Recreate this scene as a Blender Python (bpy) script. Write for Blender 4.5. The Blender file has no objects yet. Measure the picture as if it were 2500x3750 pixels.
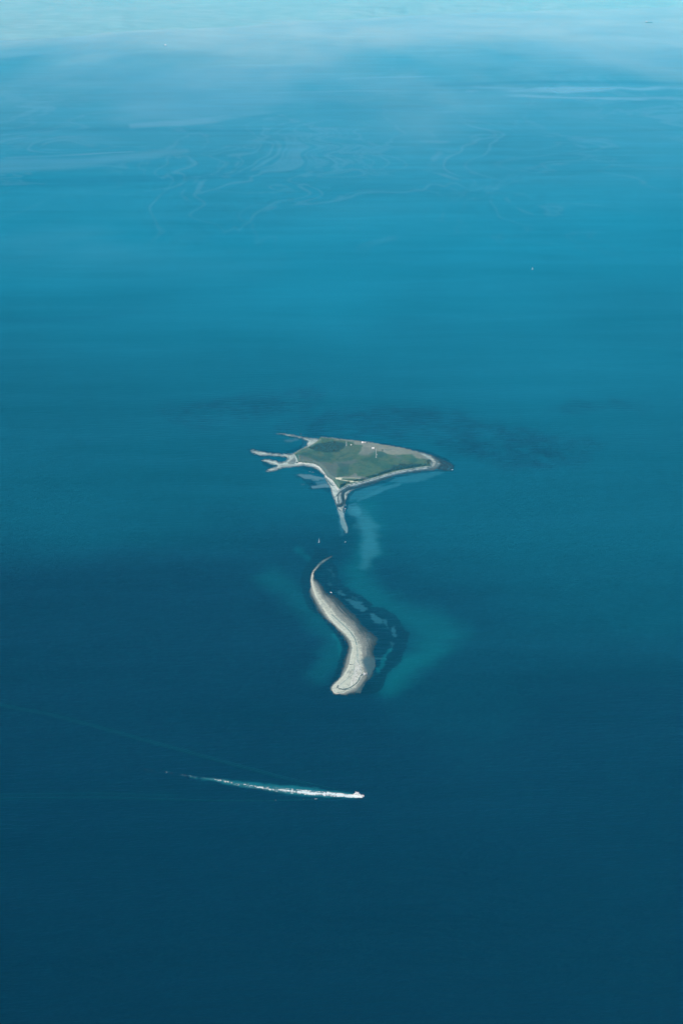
import bpy, math, random
import numpy as np

C = bpy.context.scene.collection
R = math.radians

# ------------------------------------------------------------------ camera
W, H, F = 2500.0, 3750.0, 8820.0            # photograph's size and focal length in its pixels
ALT, PITCH = 1800.0, R(13.55)
cam_data = bpy.data.cameras.new('camera')
cam_data.sensor_fit = 'VERTICAL'
cam_data.sensor_height = 36.0
cam_data.lens = F / H * 36.0
cam_data.clip_start = 5.0
cam_data.clip_end = 600000.0
cam = bpy.data.objects.new('camera', cam_data)
cam.location = (0, 0, ALT)
cam.rotation_euler = (R(90) - PITCH, 0, 0)
C.objects.link(cam)
bpy.context.scene.camera = cam

# ------------------------------------------------------------------ sky, sun, exposure
SUN_EL = R(42)
SHADOW = (0.80, 0.60)                        # direction in which shadows fall on the ground
world = bpy.data.worlds.new('World')
bpy.context.scene.world = world
world.use_nodes = True
wn, wl = world.node_tree.nodes, world.node_tree.links
bg = wn['Background']
sky = wn.new('ShaderNodeTexSky')
sky.sky_type = 'NISHITA'
sky.sun_disc = False
sky.sun_elevation = SUN_EL
sky.sun_rotation = math.atan2(-SHADOW[0], -SHADOW[1])
sky.altitude = 0
sky.air_density = 1.0
sky.dust_density = 0.3
sky.ozone_density = 3.0
wl.new(sky.outputs[0], bg.inputs[0])
bg.inputs[1].default_value = 0.07
sl = bpy.data.lights.new('sun', 'SUN')
sl.energy = 4.0
sl.angle = R(0.53)
sl.color = (1.0, 0.97, 0.92)
sun = bpy.data.objects.new('sun', sl)
sun.rotation_euler = (math.pi / 2 - SUN_EL, 0, math.atan2(SHADOW[1], SHADOW[0]) - math.pi / 2)
C.objects.link(sun)
vs = bpy.context.scene.view_settings
vs.view_transform = 'Standard'
vs.look = 'None'
vs.exposure = 0.5
vs.gamma = 1.0
cy = bpy.context.scene.cycles
cy.volume_bounces = 2
cy.max_bounces = 4
cy.use_denoising = True
cy.denoising_prefilter = 'ACCURATE'
cy.denoising_input_passes = 'RGB_ALBEDO_NORMAL'

# ------------------------------------------------------------------ helpers
rng = np.random.default_rng(7)
random.seed(5)
cp, sp_ = math.cos(PITCH), math.sin(PITCH)


def ground(px, py, z=0.0):
    """point of the level z that the photograph shows at pixel px, py (arrays or numbers)"""
    u = (np.asarray(px, float) - W / 2) / F
    v = (H / 2 - np.asarray(py, float)) / F
    dy = cp + v * sp_
    dz = -sp_ + v * cp
    t = (z - ALT) / dz
    return u * t, dy * t


def lattice(seed, n=256):
    return np.random.default_rng(seed).random((n, n))


LAT = [lattice(s) for s in range(12)]


def vnoise(x, y, k=0):
    x0 = np.floor(x).astype(np.int64); y0 = np.floor(y).astype(np.int64)
    fx = x - x0; fy = y - y0
    fx = fx * fx * (3 - 2 * fx); fy = fy * fy * (3 - 2 * fy)
    L = LAT[k % 12]
    a = L[x0 % 256, y0 % 256]; b = L[(x0 + 1) % 256, y0 % 256]
    c = L[x0 % 256, (y0 + 1) % 256]; d = L[(x0 + 1) % 256, (y0 + 1) % 256]
    return (a * (1 - fx) + b * fx) * (1 - fy) + (c * (1 - fx) + d * fx) * fy


def fbm(x, y, scale, octaves=4, k=0):
    s = 0; amp = 1; tot = 0
    x = np.asarray(x) / scale; y = np.asarray(y) / scale
    for i in range(octaves):
        s = s + amp * vnoise(x * 2 ** i + 17.3 * i, y * 2 ** i + 5.1 * i, k + i)
        tot += amp; amp *= 0.55
    return (s / tot * 2 - 1) * 1.8                    # -1 .. 1


def z1(pts): return [(880 + .2551 * x, 1540 + .2551 * y) for x, y in pts]
def z2(pts): return [(1240 + .2806 * x, 1580 + .2806 * y) for x, y in pts]
def z3(pts): return [(1060 + .21684 * x, 1680 + .21684 * y) for x, y in pts]
def z4(pts): return [(1080 + .29337 * x, 1980 + .29337 * y) for x, y in pts]
def z5(pts): return [(1120 + .2551 * x, 2240 + .2551 * y) for x, y in pts]
def z7(pts): return [(900 + .574 * x, 1900 + .574 * y) for x, y in pts]
def zf(pts): return [(1.5944 * x, 1.5944 * y) for x, y in pts]
def zt(pts): return [(.7972 * x, .7972 * y) for x, y in pts]        # upper left strip
def zu(pts): return [(1250 + .7972 * x, .7972 * y) for x, y in pts]  # upper right strip


def sdist(P, Q, poly, closed=True):
    """signed distance (inside positive) to a closed outline, or plain distance to an open line"""
    d = np.full(P.shape, 1e9); inside = np.zeros(P.shape, bool)
    n = len(poly)
    for i in range(n if closed else n - 1):
        ax, ay = poly[i]; bx, by = poly[(i + 1) % n]
        ex, ey = bx - ax, by - ay
        t = np.clip(((P - ax) * ex + (Q - ay) * ey) / (ex * ex + ey * ey + 1e-9), 0, 1)
        d = np.minimum(d, np.hypot(P - ax - t * ex, Q - ay - t * ey))
        if closed and ay != by:
            c = ((ay > Q) != (by > Q)) & (P < (bx - ax) * (Q - ay) / (by - ay) + ax)
            inside ^= c
    return np.where(inside, d, -d) if closed else d


def linew(P, Q, pts, ws):
    """distance to a line minus its half width, which changes along it (negative inside)"""
    d = np.full(P.shape, 1e9)
    for i in range(len(pts) - 1):
        ax, ay = pts[i]; bx, by = pts[i + 1]
        ex, ey = bx - ax, by - ay
        t = np.clip(((P - ax) * ex + (Q - ay) * ey) / (ex * ex + ey * ey + 1e-9), 0, 1)
        w = ws[i] + (ws[i + 1] - ws[i]) * t
        d = np.minimum(d, np.hypot(P - ax - t * ex, Q - ay - t * ey) - w)
    return d


def smooth(a, b, x):
    t = np.clip((x - a) / (b - a), 0, 1)
    return t * t * (3 - 2 * t)


def mix(col, new, m):
    return col * (1 - m[..., None]) + np.asarray(new, float) * m[..., None]


def grid_mesh(name, X, Y, Z, col, keep, mat, smooth_shade=True, extra=None):
    n, m = X.shape
    idx = np.arange(n * m).reshape(n, m)
    q = np.stack([idx[:-1, :-1], idx[1:, :-1], idx[1:, 1:], idx[:-1, 1:]], -1).reshape(-1, 4)
    if keep is not None:
        k = keep.reshape(-1)
        q = q[k[q].any(1)]
    used = np.zeros(n * m, bool); used[q.reshape(-1)] = True
    new = np.cumsum(used) - 1
    co = np.stack([X.reshape(-1), Y.reshape(-1), Z.reshape(-1)], -1)[used]
    q = new[q]
    # make faces look up
    a, b, c = co[q[0, 0]], co[q[0, 1]], co[q[0, 2]]
    if (b[0] - a[0]) * (c[1] - a[1]) - (b[1] - a[1]) * (c[0] - a[0]) < 0:
        q = q[:, ::-1]
    me = bpy.data.meshes.new(name)
    me.vertices.add(len(co)); me.vertices.foreach_set('co', co.astype(np.float32).reshape(-1))
    me.loops.add(q.size); me.loops.foreach_set('vertex_index', q.reshape(-1).astype(np.int32))
    me.polygons.add(len(q))
    me.polygons.foreach_set('loop_start', np.arange(0, q.size, 4, dtype=np.int32))
    if smooth_shade:
        me.polygons.foreach_set('use_smooth', np.ones(len(q), bool))
    me.update(calc_edges=True); me.validate()
    if col is not None:
        at = me.color_attributes.new('tint', 'FLOAT_COLOR', 'POINT')
        rgba = np.ones((len(co), 4), np.float32); rgba[:, :3] = col.reshape(-1, 3)[used]
        at.data.foreach_set('color', rgba.reshape(-1))
    for key, arr in (extra or {}).items():
        a_ = me.attributes.new(key, 'FLOAT', 'POINT')
        a_.data.foreach_set('value', arr.reshape(-1)[used].astype(np.float32))
    me.materials.append(mat)
    o = bpy.data.objects.new(name, me); C.objects.link(o)
    return o


class MB:
    """collects simple solids and links them as one mesh"""
    def __init__(self): self.v = []; self.f = []

    def add(self, v, f):
        n = len(self.v); self.v += [tuple(p) for p in v]; self.f += [tuple(i + n for i in q) for q in f]

    def box(self, x0, x1, y0, y1, z0, z1):
        self.add([(x0, y0, z0), (x1, y0, z0), (x1, y1, z0), (x0, y1, z0), (x0, y0, z1), (x1, y0, z1), (x1, y1, z1), (x0, y1, z1)],
                 [(0, 3, 2, 1), (4, 5, 6, 7), (0, 1, 5, 4), (1, 2, 6, 5), (2, 3, 7, 6), (3, 0, 4, 7)])

    def loft(self, rings, cap=True):
        n = len(rings[0]); v = [p for r in rings for p in r]; f = []
        for i in range(len(rings) - 1):
            for j in range(n):
                k = (j + 1) % n
                f.append((i * n + j, i * n + k, (i + 1) * n + k, (i + 1) * n + j))
        if cap:
            f.append(tuple(reversed(range(n)))); f.append(tuple((len(rings) - 1) * n + j for j in range(n)))
        self.add(v, f)

    def tube(self, a, b, r0, r1=None, n=6):
        r1 = r0 if r1 is None else r1
        a = np.array(a, float); b = np.array(b, float); d = b - a; d = d / np.linalg.norm(d)
        u = np.cross(d, (0, 0, 1.0) if abs(d[2]) < .9 else (1.0, 0, 0)); u /= np.linalg.norm(u); w = np.cross(d, u)
        self.loft([[a + r0 * (math.cos(t) * u + math.sin(t) * w) for t in [2 * math.pi * k / n for k in range(n)]],
                   [b + r1 * (math.cos(t) * u + math.sin(t) * w) for t in [2 * math.pi * k / n for k in range(n)]]])

    def build(self, name, mat, parent=None, smooth_shade=False):
        me = bpy.data.meshes.new(name); me.from_pydata([tuple(map(float, p)) for p in self.v], [], self.f); me.update()
        if smooth_shade:
            for p in me.polygons: p.use_smooth = True
        me.materials.append(mat)
        o = bpy.data.objects.new(name, me); C.objects.link(o)
        if parent is not None: o.parent = parent
        return o


def tag(o, label=None, cat=None, group=None, kind=None):
    if label: o['label'] = label
    if cat: o['category'] = cat
    if group: o['group'] = group
    if kind: o['kind'] = kind
    return o


def empty(name, loc, rz=0):
    o = bpy.data.objects.new(name, None); o.location = loc; o.rotation_euler = (0, 0, rz)
    o.empty_display_size = 2; C.objects.link(o)
    return o


# ------------------------------------------------------------------ materials
def new_mat(name):
    m = bpy.data.materials.new(name); m.use_nodes = True
    return m, m.node_tree.nodes, m.node_tree.links, m.node_tree.nodes['Principled BSDF']


def plain(name, col, rough=0.6, var=0.15, scale=1.5, metal=0.0):
    m, n, l, b = new_mat(name)
    tc = n.new('ShaderNodeTexCoord'); no = n.new('ShaderNodeTexNoise'); no.inputs['Scale'].default_value = scale
    no.inputs['Detail'].default_value = 5
    l.new(tc.outputs['Object'], no.inputs['Vector'])
    ra = n.new('ShaderNodeValToRGB')
    ra.color_ramp.elements[0].color = tuple(c * (1 - var) for c in col) + (1,)
    ra.color_ramp.elements[1].color = tuple(min(1, c * (1 + var)) for c in col) + (1,)
    ra.color_ramp.elements[0].position = .3; ra.color_ramp.elements[1].position = .7
    l.new(no.outputs['Fac'], ra.inputs[0]); l.new(ra.outputs[0], b.inputs['Base Color'])
    b.inputs['Roughness'].default_value = rough; b.inputs['Metallic'].default_value = metal
    return m


def tinted(name, rough, var, scales):
    """colour of the place from the mesh, broken up by noise in metres"""
    m, n, l, b = new_mat(name)
    at = n.new('ShaderNodeAttribute'); at.attribute_name = 'tint'
    ge = n.new('ShaderNodeNewGeometry')
    last = at.outputs['Color']
    for s, v in zip(scales, var):
        no = n.new('ShaderNodeTexNoise'); no.inputs['Scale'].default_value = s; no.inputs['Detail'].default_value = 6
        no.inputs['Roughness'].default_value = .65
        l.new(ge.outputs['Position'], no.inputs['Vector'])
        mr = n.new('ShaderNodeMapRange'); mr.inputs['From Min'].default_value = .3; mr.inputs['From Max'].default_value = .7
        mr.inputs['To Min'].default_value = 1 - v; mr.inputs['To Max'].default_value = 1 + v
        l.new(no.outputs['Fac'], mr.inputs['Value'])
        vm = n.new('ShaderNodeVectorMath'); vm.operation = 'SCALE'
        l.new(last, vm.inputs[0]); l.new(mr.outputs[0], vm.inputs['Scale']); last = vm.outputs[0]
    l.new(last, b.inputs['Base Color'])
    b.inputs['Roughness'].default_value = rough
    b.inputs['Specular IOR Level'].default_value = 0.15
    return m


M_land = tinted('shore_and_turf', 0.95, (.16, .12), (.05, .35))


def sea_material():
    m, n, l, b = new_mat('sea_water')
    at = n.new('ShaderNodeAttribute'); at.attribute_name = 'tint'
    sk = n.new('ShaderNodeAttribute'); sk.attribute_name = 'slick'
    rp = n.new('ShaderNodeAttribute'); rp.attribute_name = 'ripple'
    ge = n.new('ShaderNodeNewGeometry')
    # waves: long swell plus chop, in metres
    def noise(sx, sy, scale, detail=4, rough=.6, rot=0.0, dist=0.0):
        mp = n.new('ShaderNodeMapping'); mp.inputs['Scale'].default_value = (sx, sy, 1); mp.inputs['Rotation'].default_value = (0, 0, rot)
        l.new(ge.outputs['Position'], mp.inputs['Vector'])
        no = n.new('ShaderNodeTexNoise'); no.inputs['Scale'].default_value = scale; no.inputs['Detail'].default_value = detail
        no.inputs['Roughness'].default_value = rough; no.inputs['Distortion'].default_value = dist
        l.new(mp.outputs[0], no.inputs['Vector'])
        return no.outputs['Fac']
    def mathn(op, a, b_, clamp=False):
        x = n.new('ShaderNodeMath'); x.operation = op; x.use_clamp = clamp
        for i, s in enumerate((a, b_)):
            if s is None: continue
            if isinstance(s, (int, float)): x.inputs[i].default_value = s
            else: l.new(s, x.inputs[i])
        return x.outputs[0]
    w1 = noise(.35, 1, 1 / 22.0, 3, .55, R(-14))
    w2 = noise(.5, 1, 1 / 6.0, 3, .6, R(12))
    hgt = mathn('ADD', mathn('MULTIPLY', w1, 1.0), mathn('MULTIPLY', w2, .35))
    bump = n.new('ShaderNodeBump'); bump.inputs['Distance'].default_value = 2.0
    st = mathn('MULTIPLY', rp.outputs['Fac'], 1.0)
    l.new(st, bump.inputs['Strength']); l.new(hgt, bump.inputs['Height'])
    l.new(bump.outputs[0], b.inputs['Normal'])
    # patches of plankton and silt: slow changes of the water's own colour
    big = noise(1, .4, 1 / 1500.0, 6, .6, R(12), .6)
    mid = noise(.3, 1, 1 / 420.0, 5, .6, R(-10), .3)
    f1 = n.new('ShaderNodeMapRange'); f1.inputs['From Min'].default_value = .3; f1.inputs['From Max'].default_value = .7
    f1.inputs['To Min'].default_value = .84; f1.inputs['To Max'].default_value = 1.16; l.new(big, f1.inputs['Value'])
    f2 = n.new('ShaderNodeMapRange'); f2.inputs['From Min'].default_value = .3; f2.inputs['From Max'].default_value = .7
    f2.inputs['To Min'].default_value = .95; f2.inputs['To Max'].default_value = 1.05; l.new(mid, f2.inputs['Value'])
    ch = n.new('ShaderNodeMapRange'); ch.inputs['From Min'].default_value = .3; ch.inputs['From Max'].default_value = .7
    ch.inputs['To Min'].default_value = .9; ch.inputs['To Max'].default_value = 1.1; l.new(w1, ch.inputs['Value'])
    k = mathn('MULTIPLY', mathn('MULTIPLY', f1.outputs[0], f2.outputs[0]), ch.outputs[0])
    vm = n.new('ShaderNodeVectorMath'); vm.operation = 'SCALE'
    l.new(at.outputs['Color'], vm.inputs[0]); l.new(k, vm.inputs['Scale'])
    l.new(vm.outputs[0], b.inputs['Base Color'])
    b.inputs['Specular IOR Level'].default_value = 0.0
    b.inputs['Roughness'].default_value = 1.0
    rgh = mathn('SUBTRACT', .38, mathn('MULTIPLY', sk.outputs['Fac'], .18))
    gl = n.new('ShaderNodeBsdfGlossy'); gl.inputs['Color'].default_value = (.16, .72, 1.0, 1)
    l.new(rgh, gl.inputs['Roughness']); l.new(bump.outputs[0], gl.inputs['Normal'])
    fr = n.new('ShaderNodeFresnel'); fr.inputs['IOR'].default_value = 1.333; l.new(bump.outputs[0], fr.inputs['Normal'])
    mx = n.new('ShaderNodeMixShader')
    gm = n.new('ShaderNodeMapRange'); gm.inputs['From Min'].default_value = .3; gm.inputs['From Max'].default_value = .7
    gm.inputs['To Min'].default_value = .26; gm.inputs['To Max'].default_value = .44; l.new(mid, gm.inputs['Value'])
    l.new(mathn('MULTIPLY', fr.outputs[0], mathn('ADD', gm.outputs[0], mathn('MULTIPLY', sk.outputs['Fac'], .5))), mx.inputs[0])
    l.new(b.outputs[0], mx.inputs[1]); l.new(gl.outputs[0], mx.inputs[2])
    l.new(mx.outputs[0], n['Material Output'].inputs['Surface'])
    return m


M_sea = sea_material()

# ------------------------------------------------------------------ outlines of the place, as read off the photograph
NORTH_SPIT = [(995, 1586), (1046, 1588.5), (1097, 1595), (1135, 1602.5), (1171, 1606)]
SMITH = (NORTH_SPIT + [(1176, 1599), (1247, 1606), (1282, 1610), (1335, 1616), (1380, 1623), (1431, 1631), (1470, 1638), (1520, 1650),
         (1571, 1663), (1605, 1676), (1633, 1688), (1655, 1700), (1660, 1711), (1648, 1722), (1630, 1722), (1599, 1719), (1549, 1726), (1492, 1733),
         (1448, 1742), (1408, 1758), (1366, 1772), (1324, 1783), (1292, 1794), (1273, 1810), (1266, 1832), (1263, 1850), (1256, 1872),
         (1244, 1872), (1233, 1858), (1225, 1840), (1214, 1814), (1207, 1782), (1190, 1754), (1184, 1741), (1168, 1726), (1155, 1717),
         (1135, 1711), (1110, 1708), (1071, 1711), (1033, 1716), (1008, 1725), (985, 1728), (968, 1728), (982, 1718), (1000, 1711), (1012, 1707),
         (996, 1702), (978, 1697), (959, 1687), (968, 1680), (985, 1679), (1008, 1686), (1022, 1693), (1044, 1687), (1052, 1679), (1043, 1674),
         (995, 1671), (957, 1669), (930, 1663), (914, 1654), (916, 1645), (930, 1645), (944, 1649), (982, 1657), (1033, 1663), (1059, 1662),
         (1072, 1658), (1089, 1649), (1110, 1640), (1124, 1630), (1124, 1619), (1108, 1609), (1069, 1600), (1033, 1592)])
PLATEAU = [(1170, 1601), (1247, 1608), (1282, 1612), (1335, 1618), (1380, 1625), (1431, 1633), (1470, 1640), (1520, 1653), (1552, 1668),
           (1571, 1680), (1577, 1706), (1520, 1713), (1478, 1720), (1436, 1729), (1397, 1741), (1363, 1751), (1324, 1762),
           (1268, 1776), (1248, 1788), (1242, 1793), (1231, 1778), (1216, 1758), (1197, 1745), (1181, 1721), (1168, 1708), (1147, 1698),
           (1103, 1694), (1092, 1693), (1084, 1673), (1076, 1660), (1089, 1651), (1110, 1642), (1135, 1632), (1155, 1619), (1166, 1609)]
SOUTH_EDGE = [(1577, 1706), (1520, 1713), (1478, 1720), (1436, 1729), (1397, 1741), (1363, 1751), (1324, 1762), (1268, 1776),
              (1248, 1788), (1242, 1797), (1238, 1812), (1241, 1836)]
EAST_EDGE = [(1571, 1672), (1580, 1682), (1592, 1694), (1583, 1705)]
WEST_EDGE = [(1092, 1693), (1103, 1694), (1147, 1698), (1168, 1708), (1181, 1721), (1197, 1745), (1216, 1758), (1231, 1778), (1242, 1793)]
MINOR = ([(1216, 2036), (1180, 2052), (1159, 2073), (1143, 2091), (1136, 2112), (1135, 2132), (1134, 2147), (1130, 2158), (1132, 2180),
          (1150, 2210), (1168, 2244), (1191, 2268), (1218, 2291), (1235, 2312), (1263, 2342), (1273, 2367), (1270, 2390),
          (1258, 2413), (1253, 2439), (1247, 2457), (1240, 2480), (1222, 2495), (1209, 2513), (1207, 2530), (1222, 2541), (1263, 2547),
          (1298, 2543), (1319, 2537), (1326, 2518), (1342, 2498), (1365, 2467), (1372, 2434), (1372, 2403), (1367, 2383), (1378, 2360),
          (1386, 2338), (1360, 2314), (1334, 2299), (1316, 2273), (1291, 2244), (1256, 2214), (1227, 2185), (1193, 2169),
          (1176, 2140), (1161, 2124), (1150, 2120), (1150, 2097), (1165, 2076), (1188, 2055)])
MINOR_CORE = [(1214, 2038), (1172, 2063), (1147, 2094), (1141, 2125), (1149, 2155), (1165, 2190), (1189, 2225), (1212, 2258), (1240, 2286),
              (1271, 2313), (1293, 2342), (1302, 2372), (1300, 2403), (1300, 2439), (1296, 2466), (1280, 2492), (1250, 2515), (1235, 2522)]
MINOR_W = [.3, 1.4, 2.2, 2.6, 3, 4.5, 6.5, 8, 8.5, 8.5, 9, 10, 14, 21, 28, 28, 23, 18]
KELP = (z4([(430, 200), (520, 330), (540, 450), (600, 560), (700, 620), (820, 680), (900, 760), (965, 800), (910, 840), (1000, 842),
            (1120, 845), (1250, 920), (1300, 1000), (1340, 1091)]) +
        z5([(1340, 150), (1420, 260), (1490, 310), (1450, 400), (1450, 520), (1400, 620), (1350, 720), (1260, 800), (1170, 880),
            (1130, 980), (1090, 1090), (980, 1150), (850, 1200), (600, 1240), (380, 1215), (310, 1120), (360, 960), (450, 800),
            (500, 660), (520, 520), (420, 330), (200, 60)]) + z4([(200, 880), (100, 700), (60, 500), (100, 350), (200, 220), (250, 80), (400, 100)]))


def sea_paint(P, Q, X, Y):
    """the water's own colour: deep, silty, weedy and shallow"""
    base = np.array((.0003, .042, .062))
    col = np.broadcast_to(base, P.shape + (3,)).copy()
    nz = fbm(X, Y, 90, 5, 1); nf = fbm(X, Y, 14, 4, 3); nb = fbm(X, Y, 900, 4, 5)
    pale = (.03, .16, .21); teal = (.001, .085, .095); weed = (.0003, .0, .004)
    deep = (.0002, .002, .013)
    # haze and sky glow painted in: water paler with distance, deep and dark nearer
    YY = Y + 500 * nb + 1300 * fbm(X, Y * .4, 2500, 4, 9) - 1500 * smooth(500, -1600, X) * smooth(20000, 9000, Y)  # lens vignetting painted in: darker water towards the left
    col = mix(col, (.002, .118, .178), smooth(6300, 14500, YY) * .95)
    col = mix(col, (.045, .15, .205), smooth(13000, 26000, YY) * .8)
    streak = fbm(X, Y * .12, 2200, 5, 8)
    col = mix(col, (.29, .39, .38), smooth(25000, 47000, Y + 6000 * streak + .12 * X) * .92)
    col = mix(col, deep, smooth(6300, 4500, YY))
    def stroke(pts, ws, c, s, soft=6.0, nzk=0.0, fine=0.0):
        nonlocal col
        d = linew(P, Q, pts, ws if isinstance(ws, (list, tuple)) else [ws] * len(pts))
        m = smooth(soft, -soft * .5, d + nzk * nz + fine * nf) * s
        col = mix(col, c, m)
    def patch(pts, c, s, soft=3.0, nzk=0.0, fine=0.0):
        nonlocal col
        d = -sdist(P, Q, pts)
        col = mix(col, c, smooth(soft, -soft, d + nzk * nz + fine * nf) * s)
    # wide shoals around the two islands
    stroke(z7([(770, -60), (790, 60), (780, 150), (730, 300), (710, 420), (860, 560), (1010, 610), (1150, 680), (1240, 750), (1150, 850), (1000, 950), (920, 1050)]),
           [12, 28, 36, 32, 26, 34, 34, 40, 44, 40, 34, 20], teal, .48, 64, 22)
    stroke([(1300, 1870), (1336, 1910), (1356, 1960), (1350, 2010), (1338, 2060)], [10, 24, 26, 22, 12], pale, .42, 26, 14, 5)
    stroke(z7([(150, 380), (300, 480), (430, 600), (560, 760), (560, 880), (470, 980)]), [20, 26, 20, 24, 36, 30], teal, .36, 60, 22)
    stroke(z7([(330, 200), (400, 250)]), [10, 8], teal, .4, 14, 8)
    stroke(z7([(560, 740), (600, 800), (610, 860)]), [5, 9, 6], teal, .6, 8, 6, 4)
    stroke(z7([(930, 1040), (1050, 920), (1250, 830), (1400, 740)]), [16, 26, 26, 8], teal, .3, 48, 22)
    # weed beds
    patch(KELP, weed, .9, 2.6, 5, 3)
    stroke(z3([(960, 620), (950, 760), (960, 900), (1010, 1020), (1060, 1250), (960, 1450), (780, 1550)]), [4, 6, 10, 20, 28, 40, 40], weed, .36, 14, 6)
    for pts, s in ((z4([(500, 625), (560, 625), (630, 665), (610, 690), (550, 670)]), .55),
                   (z4([(640, 740), (700, 735), (800, 770), (850, 820), (895, 865), (850, 880), (770, 850), (700, 790)]), .6),
                   (z4([(925, 905), (980, 905), (1050, 960), (1085, 1010), (1060, 1040), (1000, 1010), (950, 960)]), .62),
                   (z4([(1100, 985), (1130, 990), (1165, 1091), (1140, 1085)]), .55),
                   (z5([(1220, 230), (1260, 225), (1290, 320), (1280, 355), (1250, 330)]), .6),
                   (z5([(1220, 460), (1265, 450), (1240, 520), (1210, 560)]), .4),
                   (z4([(410, 350), (460, 350), (510, 455), (470, 450)]), .25),
                   (z4([(410, 545), (440, 510), (468, 540), (430, 562)]), .4),
                   (z4([(690, 690), (760, 700), (830, 760), (760, 760)]), .2)):
        patch(pts, pale, s * .62, 2.8, 4.0, 6.0)
    stroke(z5([(940, 668), (1145, 672)]), 1.3, pale, .45, 2.2, 0, .8)
    stroke(z5([(1230, 520), (1160, 600), (1120, 650), (1090, 780), (1030, 840)]), [2, 3, 5, 6, 6], teal, .6, 5, 3, 5)
    # around the larger island
    patch(z2([(560, 640), (750, 585), (900, 550), (1280, 515), (1370, 530), (1250, 590), (1000, 650), (820, 660)]), pale, .36, 3.5, 5, 3)
    stroke(z2([(250, 905), (450, 812), (600, 742), (790, 688)]), [3, 5, 5, 3], pale, .45, 4, 2, 2)
    patch(z2([(110, 800), (250, 745), (500, 700), (600, 690), (400, 800), (250, 880), (110, 900)]), pale, .3, 5, 6, 3)
    stroke(z3([(860, 860), (880, 960), (900, 1060), (930, 1150), (960, 1225)]), [7.5, 8.5, 8.5, 7.5, 4.5], (.16, .25, .245), .8, 2.6, 1.5, 1.5)
    stroke(z3([(850, 850), (868, 920), (885, 980)]), [7, 6, 4], (.24, .3, .28), .7, 3.0, 2, 2)
    stroke(z3([(830, 930), (860, 1050), (890, 1180), (890, 1290)]), [5, 6, 6, 5], pale, .25, 6, 5, 5)
    stroke(z3([(960, 800), (1120, 755)]), [2, 2], pale, .5, 3, 0, 1)
    patch(z3([(960, 850), (1000, 800), (1150, 790), (1220, 900), (1160, 990), (1020, 950), (975, 900)]), pale, .45, 4, 4, 2)
    # weed along the shores
    stroke(z1([(110, 400), (250, 420), (450, 460), (620, 472), (740, 440), (850, 395), (905, 340), (890, 290)]), [2, 2.4, 2.4, 3, 4.5, 3, 5, 2], weed, .72, 3.5, 2, 2)
    stroke(z1([(110, 410), (150, 480), (300, 520), (480, 525)]), [3, 3, 3, 1.5], weed, .6, 3, 2, 2)
    patch(z1([(285, 560), (330, 520), (380, 600), (500, 650), (420, 690), (330, 640)]), weed, .75, 3, 3, 3)
    stroke(z1([(470, 190), (900, 270)]), [1.5, 1.5], weed, .5, 2, 0, 1)
    stroke(z1([(860, 195), (1000, 215), (1150, 225), (1300, 245)]), [1, 3, 4, 2], weed, .7, 2.5, 0, 1)
    stroke(z2([(0, 90), (500, 150), (820, 205), (1000, 245), (1200, 300), (1400, 380), (1500, 450), (1470, 520)]),
           [1, 1.5, 2, 5, 7, 6, 5, 2], weed, .8, 3, 1, 1.5)
    stroke(z2([(1480, 520), (1300, 510), (1000, 545), (740, 590), (600, 650), (400, 705), (200, 775), (120, 850), (105, 1000)]),
           [2, 2, 2, 3, 5, 3, 4, 4, 3], weed, .75, 3, 1, 2)
    stroke(z3([(60, 150), (150, 145), (300, 160), (430, 200), (560, 290)]), [1, 2, 6, 6, 4], weed, .6, 5, 3, 2)
    # mud banks on the south west side
    patch(z3([(30, 290), (110, 245), (180, 240), (260, 330), (380, 380), (560, 460), (690, 490), (700, 600), (620, 560), (560, 500), (340, 500), (350, 460), (200, 345)]), weed, .75, 4, 5, 3)
    mud = (.075, .145, .165)
    patch(z3([(125, 270), (180, 252), (330, 262), (420, 290), (600, 318), (620, 345), (430, 345), (230, 332)]), mud, .85, 1.6, 1, 1.5)
    patch(z3([(370, 345), (500, 340), (490, 380), (400, 372)]), mud, .6, 2, 2, 2)
    patch(z3([(450, 400), (620, 350), (700, 440), (680, 470), (470, 440)]), (.03, .09, .115), .8, 3, 3, 2)
    patch(z3([(355, 465), (520, 445), (640, 420), (700, 440), (690, 485), (520, 488), (385, 498)]), mud, .85, 1.4, 1, 1.5)
    patch(z3([(190, 430), (260, 425), (250, 442), (200, 446)]), mud, .45, 1.5, 0, 1)
    patch(z1([(610, 295), (720, 265), (830, 260), (820, 285), (700, 310)]), mud, .4, 3, 2, 3)
    patch(z1([(880, 270), (970, 310), (980, 350), (900, 400), (870, 380), (905, 340)]), (.01, .05, .075), .8, 2, 1, 2)
    # breeze darkens and roughens the water beyond the island
    rip = np.full(P.shape, 1.0)
    wind = np.zeros(P.shape)
    for pts, s in ((zf([(360, 940), (480, 920), (600, 912), (750, 903), (735, 925), (640, 945), (560, 965), (430, 970)]), 1),
                   (zf([(640, 985), (760, 950), (880, 925), (1030, 935), (1130, 975), (1240, 990), (1390, 1020), (1350, 1062), (1180, 1082), (1080, 1050), (1000, 1020), (850, 995), (740, 1000)]), .9),
                   (zf([(1240, 940), (1330, 922), (1490, 914), (1500, 938), (1400, 945)]), .6)):
        wind = np.maximum(wind, smooth(26, -26, -sdist(P, Q, pts) + 26 * fbm(X, Y * .25, 130, 5, 6)) * s)
    col = mix(col, (.0003, .003, .012), wind * np.clip(.5 + .34 * fbm(X, Y * .5, 26, 4, 7) + .3 * fbm(X, Y * .3, 90, 3, 4), 0, 1))
    # milky water churned up by the ferry's propellers
    stroke([(1300, 2915), (1180, 2905), (1000, 2885), (860, 2868), (780, 2856), (700, 2846)], [5, 12, 12, 9, 4, 1], (.01, .16, .18), .55, 7, 3, 3)
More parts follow.
